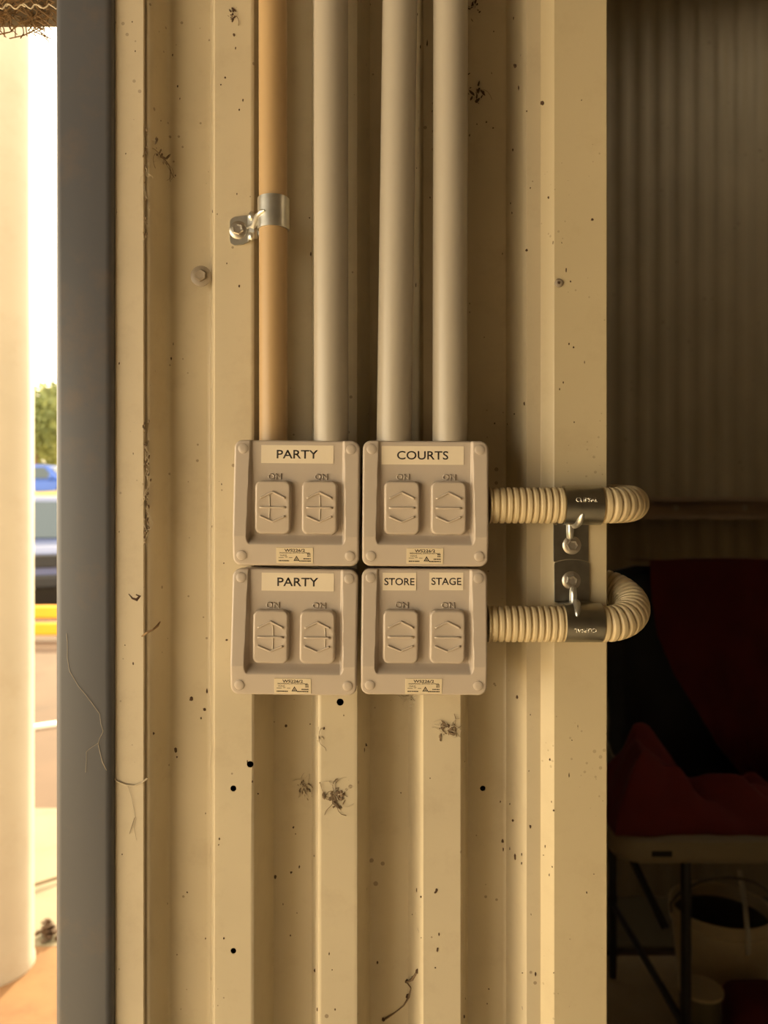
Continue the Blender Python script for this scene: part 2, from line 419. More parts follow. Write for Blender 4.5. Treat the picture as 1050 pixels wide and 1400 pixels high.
def rocker_mesh(hx=12.1, hz=18.25, r=4.4, bev=1.3):
    nx, nz = 40, 60; bm = bmesh.new(); V = []
    for j in range(nz+1):
        row = []
        for i in range(nx+1):
            x = -hx+2*hx*i/nx; z = -hz+2*hz*j/nz
            cx = max(abs(x)-(hx-r), 0); cz = max(abs(z)-(hz-r), 0); q = math.hypot(cx, cz)
            if q > r and cx > 0 and cz > 0:
                x = math.copysign(hx-r+cx*r/q, x); z = math.copysign(hz-r+cz*r/q, z); dist = 0
            else:
                dist = (r-q) if (cx > 0 and cz > 0) else min(hx-abs(x), hz-abs(z))
            h = rocker_h(x, z)
            if dist < bev: h -= bev-math.sqrt(max(0, bev*bev-(bev-dist)**2))
            row.append(bm.verts.new((x*mm, -h*mm, z*mm)))
        V.append(row)
    for j in range(nz):
        for i in range(nx): bm.faces.new((V[j][i], V[j][i+1], V[j+1][i+1], V[j+1][i]))
    ring = V[0][:]+[V[j][nx] for j in range(1, nz+1)]+V[nz][nx-1::-1]+[V[j][0] for j in range(nz-1, 0, -1)]
    low = [bm.verts.new((v.co.x*1.02, -.0332, v.co.z*1.02)) for v in ring]; k = len(ring)
    for i in range(k): bm.faces.new((ring[i], low[i], low[(i+1) % k], ring[(i+1) % k]))
    bm.faces.new(low)
    bmesh.ops.remove_doubles(bm, verts=bm.verts, dist=1e-6); bmesh.ops.recalc_face_normals(bm, faces=bm.faces)
    me = bpy.data.meshes.new('rocker'); bm.to_mesh(me); bm.free(); me.materials.append(M['rocker'])
    me.polygons.foreach_set('use_smooth', [True]*len(me.polygons)); me.set_sharp_from_angle(angle=math.radians(50))
    return me
def ridge_mesh(name, pts, r=.62, m='rocker'):
    out = []
    for (xa, za), (xb, zb) in zip(pts, pts[1:]):
        for k in range(8):
            t = k/8; out.append((xa+(xb-xa)*t, za+(zb-za)*t))
    out.append(pts[-1])
    me = bpy.data.meshes.new(name)
    bm = T([(x*mm, -(rocker_h(x, z)+.28)*mm, z*mm) for x, z in out], [r*mm]*len(out), 8)
    bmesh.ops.recalc_face_normals(bm, faces=bm.faces); bm.to_mesh(me); bm.free(); me.materials.append(M[m])
    me.polygons.foreach_set('use_smooth', [True]*len(me.polygons))
    return me
ME_COVER, ME_ROCK = cover_mesh(), rocker_mesh()
ME_UP = ridge_mesh('up_chevron', [(-8.6, 6.4), (0, 10.6), (8.6, 6.4)], .78)
ME_DN = ridge_mesh('down_chevron', [(-8.6, -6.0), (0, -9.7), (8.6, -6.0)], .78)
ME_BAR = ridge_mesh('bar', [(-8.9, 0), (8.9, 0)], .8)
bm = lathe(bmesh.new(), [(4.3*mm, -.4*mm), (4.25*mm, .25*mm), (3.75*mm, .3*mm), (3.7*mm, .0), (3.55*mm, .0), (3.5*mm, .5*mm), (2.9*mm, .85*mm), (1.2*mm, .95*mm)], 28, 'y')
bmesh.ops.recalc_face_normals(bm, faces=bm.faces)
ME_CAP = bpy.data.meshes.new('screw_cap'); bm.to_mesh(ME_CAP); bm.free(); ME_CAP.materials.append(M['plastic'])
ME_CAP.polygons.foreach_set('use_smooth', [True]*len(ME_CAP.polygons)); ME_CAP.set_sharp_from_angle(angle=math.radians(35))
bm = B(-42.2*mm, 42.2*mm, -.0275, -.0002, -42.2*mm, 42.2*mm, bev=.003)
bmesh.ops.recalc_face_normals(bm, faces=bm.faces)
ME_BASE = bpy.data.meshes.new('base_box'); bm.to_mesh(ME_BASE); bm.free(); ME_BASE.materials.append(M['plastic'])

def rating(par, x, z):
    h = 41-3.5*(-23-z)/20.25
    tilt = -math.atan(3.5/20.25)
    r = obj('rating_label', B(-12.6*mm, 12.6*mm, -.00025, .0001, -5.5*mm, 5.5*mm, bev=.0001, seg=1), 'foil', par, loc=(x*mm, -(h+.1)*mm, z*mm), rot=(-tilt, 0, 0))
    r['label'] = 'small printed rating label'
    e = -.00026
    def t(s, w, hh, xx, zz, bold=0.0): text(s, w*mm, hh*mm, 'ink', r, (xx*mm, e, zz*mm), bold=bold)
    t('WS226/2', 14, 2.1, 0, 3.6, .02)
    t('INDIVIDUAL SWITCH RATING', 20.5, .9, 0, 1.8, .01)
    t('16AX', 4.6, 1.2, -7.6, .1)
    bm = bmesh.new()
    for a, b, zz, hh in ((-11, -7.5, -1.5, .16), (-6.6, -5, -1.1, .16), (-4, -1.6, -1.5, .16),):
        box(bm, a*mm, b*mm, -.00006, 0, (zz-hh)*mm, (zz+hh)*mm)
    for a, b, zz in ((8.6, 10.8, 1.0), (8.6, 10.8, -.3), (6, 11, -2.2), (3, 11, -3.8), (-11, -3.4, -3.7)):
        xx = a
        while xx < b-.3:
            wd = random.choice((.5, .7, .9)); box(bm, xx*mm, min(b, xx+wd)*mm, -.00006, 0, (zz-.4)*mm, (zz+.4)*mm); xx += wd+.22
    obj('fine_print', bm, 'ink', r, loc=(0, e, 0))
    bm = bmesh.new()
    tri = lambda s, cz: [(-s*mm, (cz-.58*s)*mm), (s*mm, (cz-.58*s)*mm), (0, (cz+1.15*s)*mm)]
    a = tri(2.1, -2.5); b = tri(1.1, -2.5)
    for i in range(3):
        j = (i+1) % 3; prism(bm, [a[i], a[j], b[j], b[i]], -.00006, 0)
    prism(bm, tri(.55, -2.5), -.00006, 0)
    obj('triangle_mark', bm, 'ink', r, loc=(1.2*mm, e, 0))

def switch(cx, cy, rot, label, names, creases, rl):
    c = P(cx, cy, -.040)
    t = thing('light_switch', label, 'switch', (c.x, -.0003, c.z), (0, math.radians(rot), 0), 'weatherproof double switches on the corrugated wall')
    obj('base_box', ME_BASE, None, t); obj('cover_plate', ME_COVER, None, t)
    for x, z in ((-37.1, 37.2), (37.1, 37.2), (-37.1, -36.2), (37.1, -36.2)):
        s = strip_h(z); a = math.atan(5/66.25) if z > 0 else -math.atan(3.5/20.25)
        obj('screw_cap', ME_CAP, None, t, loc=(x*mm, -(s-.15)*mm, z*mm), rot=(-a, 0, 0))
    for k, x in enumerate((-16.1, 15.9)):
        r = obj('rocker', ME_ROCK, None, t, loc=(x*mm, 0, -3.2*mm))
        obj('up_chevron', ME_UP, None, r); obj('bar', ME_BAR, None, r); obj('down_chevron', ME_DN, None, r)
        if creases:
            q = creases[k]
            obj('film_crease', ridge_mesh('film_crease', [(q, 8.2), (q+.3, 0), (q-.1, -8.4)], .3, 'film'), None, r)
        text('ON', 9.2*mm, 4.2*mm, 'plastic', t, ((x+.6)*mm, -(panel_h(18.2)-.15)*mm, 18.2*mm), ext=.0008, bold=.012, name='on_marking')
    for s, x, z, wd, ht, tw in names:
        lb = obj('name_label', B(-wd/2*mm, wd/2*mm, -.0003, 0, -ht/2*mm, ht/2*mm), 'paper', t, loc=(x*mm, -(panel_h(z)+.02)*mm, z*mm), rot=(-.012, 0, 0))
        lb['label'] = 'white adhesive label reading '+s
        text(s, tw*mm, 5.9*mm if len(names) == 1 else 5.0*mm, 'ink', lb, (0, -.0003, 0), bold=.012)
    rating(t, *rl)
    return t
switch(404.8, 687.5, .5, 'beige double switch labelled PARTY, upper one above another PARTY switch', [('PARTY', 0, 33.6, 50, 12.5, 28.5)], (-2.2, .3), (-.7, -36))
switch(581.8, 688.2, .35, 'beige double switch with a wide white label reading COURTS', [('COURTS', -1.9, 33.2, 56.8, 12.8, 35.4)], None, (-.2, -36))
switch(401.9, 865.2, .7, 'beige double switch labelled PARTY, lower one below another PARTY switch', [('PARTY', 1.6, 34.3, 50, 12.4, 28.3)], (1.6, 5.2), (-.5, -36.6))
switch(580.2, 865.0, .4, 'beige double switch with two labels reading STORE and STAGE', [('STORE', -17.2, 34.3, 23.1, 12.2, 20.8), ('STAGE', 15.2, 34.7, 23.5, 12.2, 20.6)], None, (-.2, -36.8))

# ================================================================ RIGID CONDUITS
def conduit(px_top, px_bot, w_px, y, label, m, z_bot):
    r = w_px/2/F*(y+D)
    d = y+D
    xt, xb = X(px_top, y), X(px_bot, y)
    zt = 3.58; z0p, z600 = P(0, 0, y).z, P(0, 600, y).z
    k = (xt-xb)/(z0p-z600)
    a = Vector((xb+k*(z_bot-z600), y, z_bot)); q = Vector((xb+k*(1.96-z600), y, 1.96)); b = Vector((q.x, y, zt))
    o = obj('conduit', T([a, a.lerp(q, .5), q, q.lerp(b, .04), b], r, 40), m, smooth=40)
    tag(o, label, 'conduit'); return o
zt = P(0, 600, -.04).z-.0009
conduit(373, 374, 38.5, -.0118, 'slim orange beige conduit running up from the PARTY switch, held by shiny saddle', 'pvc_orange', zt)
conduit(452.3, 452.8, 47.5, -.0225, 'straight pale grey conduit between orange beige conduit and leaning conduit', 'pvc', zt)
conduit(546.8, 538.6, 47.5, -.0225, 'slightly leaning pale grey conduit above the left side of COURTS switch', 'pvc', zt)
conduit(616, 615, 47.5, -.0225, 'straight pale grey conduit above the right side of COURTS switch', 'pvc', zt)

# ================================================================ FLEXIBLE CONDUITS
def flex(px0, py, r, a_deg, label, R=.0265, tail=.045):
    y = -.0238
    s = P(px0, py, y); xs = .1548; a = math.radians(a_deg)
    n = Vector((0, math.cos(a), math.sin(a)))
    pts = []; step = .0004
    L1 = xs-s.x; L2 = math.pi*R; L = L1+L2+tail
    N = int(L/step)
    for i in range(N+1):
        q = L*i/N
        if q < L1: p = s+Vector((q, 0, 0))
        elif q < L1+L2:
            t = (q-L1)/R; p = Vector((xs, s.y, s.z))+Vector((math.sin(t)*R, 0, 0))+n*(1-math.cos(t))*R
        else: p = Vector((xs-(q-L1-L2), s.y, s.z))+n*2*R
        pts.append(p)
    pitch = .00455; rad = []
    for i in range(N+1):
        f = (L*i/N/pitch) % 1.0
        g = max(0, 1-abs(f-.5)/.26)
        g = g*g*(3-2*g)
        rad.append(r-.0016*g)
    o = obj('flexible_conduit', T(pts, rad, 36), 'flex', smooth=60)
    return tag(o, label, 'conduit', 'ribbed flexible conduits into the storeroom')
flex(668.5, 691, .0127, 5, 'cream ribbed flexible conduit leaving the side of the COURTS switch')
flex(666.5, 853, .0127, 27, 'cream ribbed flexible conduit looping out from the STORE and STAGE switch')

# ================================================================ SADDLES
def hexhead(par, loc, wr, hr, m='screw'):
    s = obj('hex_screw', lathe(bmesh.new(), [(hr, .0), (hr, .0030), (hr*.86, .0036), (hr*.5, .0034)], 6, 'y'), m, par, loc=loc, rot=(0, random.uniform(0, 1), 0))
    obj('washer', lathe(bmesh.new(), [(wr, 0), (wr, .0006), (wr*.84, .0013), (hr*.9, .0015)], 28, 'y'), m, s, smooth=35)
    return s
def arc_strip(bm, r0, r1, a0, a1, x0, x1, n=28):
    rings = []
    for i in range(n+1):
        a = math.radians(a0+(a1-a0)*i/n); c, s = math.cos(a), math.sin(a)
        rings.append([bm.verts.new((x, -c*r, s*r)) for x, r in ((x0, r1), (x1, r1), (x1, r0), (x0, r0))])
    for a, b in zip(rings, rings[1:]):
        for k in range(4): bm.faces.new((a[k], a[(k+1) % 4], b[(k+1) % 4], b[k]))
    bm.faces.new(rings[0][::-1]); bm.faces.new(rings[-1])
    return bm
def flex_saddle(px, py, flip, label, xoff, dish):
    y = -.0238; c = P(px, py, y)
    t = thing('pipe_saddle', label, 'saddle', c, (0, math.pi if flip else 0, 0), 'zinc saddles on the flexible conduits')
    r0, r1 = .0128, .0138
    yb = yf-.0005-y-(.0007 if flip else 0)            # flashing face, local y
    bm = arc_strip(bmesh.new(), r0, r1, 98, -90, -.0130, .0132); box(bm, xoff-.0126, xoff+.0126, 0, yb, -r1, -r0)
    obj('band', bm, 'zinc_dull', t, smooth=40)
    # foot plate: outline with one dished end
    zt_, zb_ = -.0128, -.0405
    hw = .0126; pts = [(-hw, zt_), (hw, zt_), (hw, zb_+.001)]
    for k in range(9):
        u = 1-2*k/8
        pts.append((hw*u*.98, zb_+(-.0008 if dish < 0 else .0)+dish*.0022*(1-u*u)))
    pts.append((-hw, zb_+.001))
    bm = prism(bmesh.new(), [(x+xoff, z) for x, z in pts], yb-.0012, yb)
    bmesh.ops.bevel(bm, geom=[e for e in bm.edges], offset=.0003, segments=1, affect='EDGES')
    fp = obj('foot_plate', bm, 'zinc_dull', t)
    rb = bmesh.new()
    xr = xoff-.0008
    tube(rb, [(xr, yb-.0008, -.0250), (xr, yb-.0016, -.0232), (xr, yb-.0018, -.0180), (xr, yb-.0018, -.0138)], [.0008, .0024, .0027, .0027], 12)
    tube(rb, [(xr+.0004+.0028*k/6, -math.cos(math.radians(q))*r1, math.sin(math.radians(q))*r1) for k, q in enumerate((-90, -78, -66, -54, -42, -32, -25))], [.0026, .0026, .0025, .0024, .0021, .0016, .0006], 12)
    obj('stiffening_rib', rb, 'zinc', t, smooth=60)
    hexhead(t, (xoff+.0005, yb-.0012, -.0285), .0067, .0043)
    lt = bmesh.new(); lt.from_mesh(text_mesh('CLIPSAL', .0152, .0032, .0002, .01))
    for v in lt.verts:
        a = .28+v.co.z/r1; rr = r1+.00002-v.co.y
        v.co = Vector((v.co.x+.0008, -math.cos(a)*rr, math.sin(a)*rr))
    g = obj('stamped_lettering', lt, 'stamp', t); g['label'] = 'stamped letters reading CLIPSAL'
flex_saddle(794.5, 691, False, 'zinc saddle with stamped band clamping the COURTS flexible conduit', -.0042, 1)
flex_saddle(795.5, 851, True, 'zinc saddle with upside down stamped band clamping STORE and STAGE conduit', .0042, -1)

# half saddle on the slim conduit
def half_saddle():
    y = -.0118; c = P(374, 294, y)
    t = thing('pipe_saddle', 'shiny zinc half saddle with side tab holding the slim orange beige conduit', 'saddle', c)
    r0, r1 = .0104, .0114
    bm = bmesh.new(); n = 26; rings = []
    for i in range(n+1):
        a = math.radians(-95+190*i/n)
        rings.append([bm.verts.new((math.sin(a)*r, -math.cos(a)*r, z)) for z, r in ((-.0112, r1), (.0112, r1), (.0112, r0), (-.0112, r0))])
    for a, b in zip(rings, rings[1:]):
        for k in range(4): bm.faces.new((a[k], a[(k+1) % 4], b[(k+1) % 4], b[k]))
    bm.faces.new(rings[0][::-1]); bm.faces.new(rings[-1])
    obj('band', bm, 'zinc', t, smooth=40)
    # tab: stepped plate running left to the ridge of the sheet
    yb = .0118-.0004
    def plate(path, zlo, zhi):
        bm = bmesh.new(); rr = []
        for (x, yy), a, b in zip(path, zlo, zhi):
            rr.append([bm.verts.new(v) for v in ((x, yy-.0012, a), (x, yy-.0012, b), (x, yy, b), (x, yy, a))])
        for p, q in zip(rr, rr[1:]):
            for k in range(4): bm.faces.new((p[k], p[(k+1) % 4], q[(k+1) % 4], q[k]))
        bm.faces.new(rr[0][::-1]); bm.faces.new(rr[-1]); return bm
    pth = [(-.0335, yb), (-.0325, yb), (-.0300, yb), (-.0240, yb), (-.0205, yb), (-.0185, yb-.0035), (-.0150, yb-.0042), (-.0132, yb-.002), (-.0112, yb-.003)]
    zlo = [-.0150, -.0170, -.0182, -.0176, -.0158, -.0150, -.0146, -.0140, -.0112]
    zhi = [-.0010, .0012, .0026, .0034, .0036, .0038, .0038, .0034, .0030]
    obj('tab', plate(pth, zlo, zhi), 'zinc', t, smooth=20)
    for x, zz in ((-.0168, .0016), (-.0168, -.0130)):
        bm = bmesh.new(); blob(bm, (x, yb-.0052, zz), .0028, .0020, .0034, .05, 2); obj('pressed_rib', bm, 'zinc', t, smooth=60)
    bm = bmesh.new(); tube(bm, [(-.0205, yb-.0012, -.0054), (-.0150, yb-.0056, -.0054), (-.0108, -.0035, -.0020), (-.0070, -.0094, -.0012), (-.0048, -.0109, -.0008)], [.0012, .0022, .0022, .0018, .0008], 10)
    obj('stiffening_rib', bm, 'zinc', t, smooth=60)
    hexhead(t, (-.0272, yb-.0012, -.0072), .0066, .0043)
half_saddle()

# ================================================================ FASTENERS ON THE SHEET
c = at_wall(279, 383); c.y = at_wall(290, 383).y
hexhead(wall, c+Vector((0, -.0004, 0)), .0078, .0046, 'screw_paint')
rv = obj('rivet', lathe(bmesh.new(), [(.0032, 0), (.0031, .0006), (.0022, .0014), (.0013, .0015), (.0012, .0006), (.0005, .0006)], 24, 'y'), 'screw_paint', tr3, loc=P(764, 387, yf-.0001), smooth=40)
obj('rivet_core', lathe(bmesh.new(), [(.0011, 0), (.0010, .0010), (.0004, .0012)], 14, 'y'), 'grub', rv)

# ================================================================ SPECKS, WEBS, CLUMPS
def surf(px, py):
    if px < 153: return P(px, py, yp)
    if px < 197: return P(px, py, ys)
    if px < 739: return at_wall(px, py)
    if px < 757:
        t = (px-739)/18; return P(px, py, -.001+(yf+.001)*t)
    return P(px, py, yf)
sp_wall = [(215, 212, 2), (243, 118, 2), (246, 135, 1.5), (236, 75, 2), (220, 165, 1.5), (291, 289, 2), (297, 293, 1.5), (240, 240, 2), (234, 490, 3), (237, 470, 2), (327, 391, 2.5), (320, 48, 3),
  (318, 20, 4), (322, 66, 2.5), (308, 106, 2.5), (302, 116, 2), (332, 137, 2.5), (327, 150, 2), (324, 265, 2), (310, 360, 1.5), (262, 955, 5), (283, 945, 3), (280, 970, 4), (275, 982, 2.5), (240, 1025, 5), (242, 1035, 3), (210, 1003, 3),
  (231, 1046, 1.5), (338, 1041, 2), (345, 1069, 2), (353, 1085, 2), (281, 1112, 1.5), (300, 1147, 2), (299, 1155, 1.5), (229, 1235, 1.5), (256, 1220, 2), (281, 1283, 2), (306, 1283, 2), (242, 1305, 1.5), (376, 1199, 4), (398, 1193, 3), (409, 1185, 2.5), (401, 1131, 2.5), (404, 1140, 1.5),
  (430, 1170, 2), (431, 1327, 4), (434, 1380, 3), (458, 1380, 2), (387, 1236, 1.5), (406, 1248, 1.5), (450, 1304, 2), (454, 1326, 1.5), (397, 1279, 2), (391, 992, 3), (424, 990, 2), (443, 996, 2.5), (500, 1018, 4), (498, 1025, 3), (470, 978, 1.5), (516, 1316, 3), (455, 1090, 2),
  (548, 1084, 2), (635, 1041, 1.5), (588, 1064, 1.5), (570, 1217, 3), (576, 1226, 3), (564, 1250, 2), (597, 1217, 4), (595, 1220, 3), (600, 1277, 2), (598, 1298, 3.5), (595, 1323, 2), (576, 1282, 1.5), (636, 1365, 2), (634, 1390, 3), (668, 1352, 2), (666, 1372, 2),
  (687, 1150, 4), (688, 1162, 3), (697, 1160, 2), (704, 1172, 4), (713, 1168, 2), (713, 1180, 2), (684, 1096, 2), (701, 1122, 3), (725, 1130, 3.5), (697, 1099, 1.5), (732, 1332, 3), (714, 1330, 1.5), (726, 1250, 1.5), (707, 953, 3), (725, 977, 1.5), (723, 1054, 1.5),
  (652, 170, 2), (702, 25, 2), (675, 43, 1.5), (704, 90, 4), (709, 120, 3), (672, 100, 1.5), (665, 167, 2.5), (674, 175, 2.5), (642, 185, 2), (720, 152, 2), (701, 205, 2), (698, 278, 2), (700, 291, 2), (725, 257, 1.5), (720, 342, 3), (687, 347, 1.5), (642, 415, 1.5), (642, 427, 1.5), (662, 461, 1.5), (717, 552, 3), (703, 566, 1.5), (676, 579, 2), (694, 580, 2), (571, 20, 2),
  (584, 59, 3), (575, 64, 2), (591, 152, 2), (570, 230, 2), (588, 270, 2), (569, 390, 3), (425, 347, 3), (432, 366, 2.5), (436, 370, 2), (423, 298, 2), (310, 875, 2.5), (306, 770, 2), (303, 662, 1.5), (290, 720, 1.5)]
sp_strip = [(181, 30, 1.5), (185, 70, 1.5), (163, 497, 2), (172, 210, 1.5), (182, 907, 2.5), (171, 882, 1.5), (167, 1168, 2), (163, 1325, 1.5), (182, 620, 1.5), (163, 727, 1.5), (160, 290, 1)]
sp_flash = [(742, 141, 5), (750, 270, 2.5), (756, 332, 2), (752, 1038, 2.5), (754, 1096, 2), (757, 1108, 2), (755, 1185, 2.5), (751, 1196, 2), (745, 1157, 2), (743, 1169, 1.5), (774, 369, 3), (780, 385, 2), (768, 332, 1.5), (795, 137, 1.5), (778, 470, 2), (784, 475, 2), (770, 523, 2), (765, 532, 2), (785, 577, 1.5), (799, 495, 1.5), (810, 300, 3), (778, 1060, 2), (782, 1012, 1.5), (790, 993, 1.5), (802, 1220, 2), (812, 1195, 1.5), (757, 1330, 1.5)]
sp_post = [(90, 1085, 1), (137, 612, 1), (128, 603, 1), (134, 752, 1)]
def specks(lst, par, label):
    bm = bmesh.new()
    for i, (px, py, r) in enumerate(lst):
        c = surf(px, py); k = r*.00032
        a = random.uniform(.55, 1.1)
        blob(bm, c+Vector((0, -.0001, 0)), k*a, k*.45, k/a*random.uniform(.9, 1.5), .7, 1, i)
    o = obj('dirt_specks', bm, 'grub', par); o['kind'] = 'stuff'; o['label'] = label
specks(sp_wall, wall, 'scattered dark dirt specks')
specks(sp_strip, tr2, 'small dirt specks')
specks(sp_flash, tr3, 'scattered dark dirt specks')

def clump(px, py, size, label, m='web_brown', n=11, strands=12, cat='cobweb', name='cobweb_clump', tall=1.3, seed=0):
    rnd = random.Random(seed+int(px)); c = surf(px, py)
    t = thing(name, label, cat, c)
    bm = bmesh.new()
    for i in range(n*2):
        f = rnd.uniform(.05, .2)*size*.00053
        p = Vector((rnd.gauss(0, .28)*size*.00053, -f*.3, rnd.gauss(0, .28)*size*.00053*tall))
        q = surf(px+p.x/.00053, py-p.z/.00053)-c
        blob(bm, Vector((p.x, q.y-f*.25, p.z)), f*rnd.uniform(.3, .7), f*.35, f*rnd.uniform(.9, 2.0), .9, 1, i+seed, rnd.uniform(-1.2, 1.2))
    obj('debris', bm, m, t)['kind'] = 'stuff'
    for i in range(strands):
        a = rnd.uniform(0, 6.28); L = size*.00053*rnd.uniform(.5, 1.1); pts = []
        for k in range(7):
            u = k/6; aa = a+.8*math.sin(u*2+i)
            x, z = math.cos(aa)*L*u, math.sin(aa)*L*u*tall
            q = surf(px+x/.00053, py-z/.00053)-c
            pts.append((x, q.y-.0004-.001*math.sin(u*3.1), z))
        obj('web_strand', T(pts, rnd.uniform(.00012, .00026), 5), rnd.choice(('web', 'web_brown')), t)
    return t
clump(458, 1085, 26, 'tangled brown cobweb clump alone on the pale ridge below the PARTY switches', seed=1)
clump(612, 999, 22, 'brown cobweb clump just below the STORE and STAGE switch', seed=2)
clump(560, 950, 18, 'pale torn web remains tucked under STORE and STAGE switch edge', 'web', seed=3)
clump(653, 130, 22, 'dark dirt clump beside the conduit above COURTS switch', 'grub', 8, 3, seed=4)
clump(649, 12, 18, 'dark dirt streak beside conduit high on the wall', 'grub', 6, 2, tall=2, seed=5)
clump(416, 1075, 16, 'small web clump in the shaded valley left of the pale ridge', seed=6)
clump(436, 1010, 14, 'pale web flecks near the drilled hole under the PARTY switch', 'web', 6, 4, tall=2, seed=7)
clump(222, 215, 22, 'fine grey spider web patch beside the flange, above the painted screw', 'web_brown', 4, 12, seed=8)
clump(318, 22, 14, 'dark dirt marks high on the ridge beside slim conduit', 'grub', 5, 2, seed=10)
# long web trail low on the sheet
t = thing('cobweb_trail', 'brown web trail hanging from a dirt lump low on the sheet', 'cobweb', surf(562, 1340)); base = t.location.copy()
pth = [(570, 1328), (564, 1338), (556, 1342), (562, 1350), (559, 1362), (552, 1374), (540, 1384), (526, 1393)]
obj('web_strand', T([surf(a, b)-base+Vector((0, -.0008, 0)) for a, b in pth], [.001, .0012, .0007, .0006, .0009, .0005, .0004, .0008], 6), 'web_brown', t)
bm = bmesh.new(); 
for i, (a, b, s) in enumerate(((571, 1327, 3.4), (565, 1336, 3), (556, 1341, 3.2), (558, 1361, 4), (524, 1393, 3))): blob(bm, surf(a, b)-base+Vector((0, -.0006, 0)), s*.0005, .0008, s*.0006, .6, 1, i)
obj('debris', bm, 'grub', t)['kind'] = 'stuff'
# grub packed into the gap beside the flange
def gap_web(py0, py1, label, n, seed):
    rnd = random.Random(seed); t = thing('gap_web', label, 'cobweb', P(199, (py0+py1)/2, -.004)); b0 = t.location.copy()
    bm = bmesh.new()
    for i in range(n):
        py = rnd.uniform(py0, py1); px = 199.5+rnd.gauss(0, 2.0); k = rnd.uniform(.5, 1.5)*.0008
        blob(bm, P(px, py, -.0035+rnd.uniform(-.0015, .002))-b0, k*.7, k*.7, k*1.4, .8, 1, i)
    obj('debris', bm, 'web_brown', t)['kind'] = 'stuff'
    for i in range(n//3):
        py = rnd.uniform(py0, py1); px = 199+rnd.gauss(0, 2); pts = []
        for k in range(6):
            px += rnd.gauss(0, 2.0); py += rnd.uniform(1, 5); pts.append(P(px, py, -.006+rnd.uniform(-.001, .001))-b0)
        obj('web_strand', T(pts, .00015, 5), 'web', t)
gap_web(575, 745, 'dusty web packed in the gap beside flange at switch height', 60, 3)
gap_web(175, 330, 'fine web threads along the gap beside flange above the painted screw', 22, 5)
# curled dead leaves / husks at the gap
def husk(pts, r, label, m='grub'):
    c = P(*pts[0]); t = obj('dead_leaf_curl', T([P(*p)-c for p in pts], r, 7), m, loc=c); tag(t, label, 'leaf')
husk([(176, 812, -.008), (181, 818, -.010), (187, 820, -.010), (191, 815, -.009), (186, 813, -.011)], [.0003, .0007, .0012, .0010, .0004], 'dark curled husk on the flange edge beside the switches')
husk([(194, 870, -.007), (201, 865, -.010), (209, 861, -.009), (215, 856, -.003), (219, 850, .004)], [.0005, .0008, .0007, .0010, .0004], 'reddish brown curled leaf bit poking from the gap beside the lower PARTY switch', 'fibre')
# web strung over post and flange
t = thing('spider_web', 'pale spider web thread strung across the grey brown post and flange', 'cobweb', P(125, 990, -.017)); b0 = t.location.copy()
def strand(pp, r=.0002, m='web'):
    pts = [P(a, b, yp-.0005 if a < 150 else ys-.0006) - b0 for a, b in pp]
    obj('web_strand', T(pts, r*.6, 5), m, t)
strand([(91, 866), (92, 880), (92, 900), (95, 918), (100, 926), (107, 938), (117, 950), (126, 962), (136, 976), (138, 990), (141, 1000), (136, 1010), (134, 1016)], .00022)
strand([(134, 1016), (128, 1020), (122, 1024), (118, 1028), (118, 1040), (117, 1056)], .00018)
strand([(134, 1016), (137, 1030), (140, 1042), (145, 1052), (151, 1060)], .0003)
strand([(152, 1060), (160, 1068), (172, 1073), (184, 1074), (194, 1070), (202, 1064)], .0011)
strand([(160, 1068), (168, 1071), (178, 1077), (190, 1071)], .0002)
strand([(175, 1074), (180, 1090), (186, 1120), (183, 1130), (187, 1149)], .00014, 'web_brown')
strand([(184, 1118), (180, 1130), (177, 1140)], .0003, 'web_brown')

# fibre strip on the head of the opening
t = thing('fibre_strip', 'frayed brown fibre strip with pale loops along the head of the opening', 'strip', (X(40, yh), yh+.02, zb+.012)); b0 = t.location.copy()
bm = bmesh.new(); rnd = random.Random(2)
for i in range(700):
    px = rnd.uniform(-420, 72); y = yh+rnd.uniform(.0, .045); p = Vector((X(px, y), y, zb+.012+.002)); pts = [p-b0]
    for k in range(3):
        p = p+Vector((rnd.gauss(0, .006), rnd.gauss(0, .002), -rnd.uniform(.002, .007))); pts.append(p-b0)
    tube(bm, pts, .0005, 4)
o = obj('bristles', bm, 'fibre', t); o['kind'] = 'stuff'
for j in range(6):
    pts = []; y = yh-.002; px = -60+j*22
    for k in range(12):
        px += 2.4; pts.append(P(px, 9+3*math.sin(k*.9+j)+rnd.uniform(-1, 1), y)-b0)
    obj('pale_loop', T(pts, .0005, 5), 'fibre_pale', t)

# ================================================================ OUTDOORS
# column
cx, cy = -1.36, 2.03
cy = 1.98
colm = obj('round_column', lathe(bmesh.new(), [(.135, -.01), (.135, .02), (.131, .03), (.131, 4.2)], 56, 'z', (0, 0, .0)), 'column', loc=(X(-13, cy), cy, 0), smooth=40)
tag(colm, 'cream round column standing on sandy ground outside the opening', 'column')
# leaf litter at the column foot
bm = bmesh.new(); rnd = random.Random(4); lc = P(47, 1285, 2.06); lc.z = 0
for i in range(60):
    r = abs(rnd.gauss(0, .05)); a = rnd.uniform(0, 6.28); h = max(0, .06-r*.7)*rnd.random()
    blob(bm, (math.cos(a)*r*.8, math.sin(a)*r*.5, .006+h), .012, .010, .005, .6, 1, i)
lt = obj('leaf_litter', bm, 'grub', loc=(lc.x, 2.16, .004)); tag(lt, 'small heap of brown leaf litter at the foot of the column', 'leaves', kind='stuff')
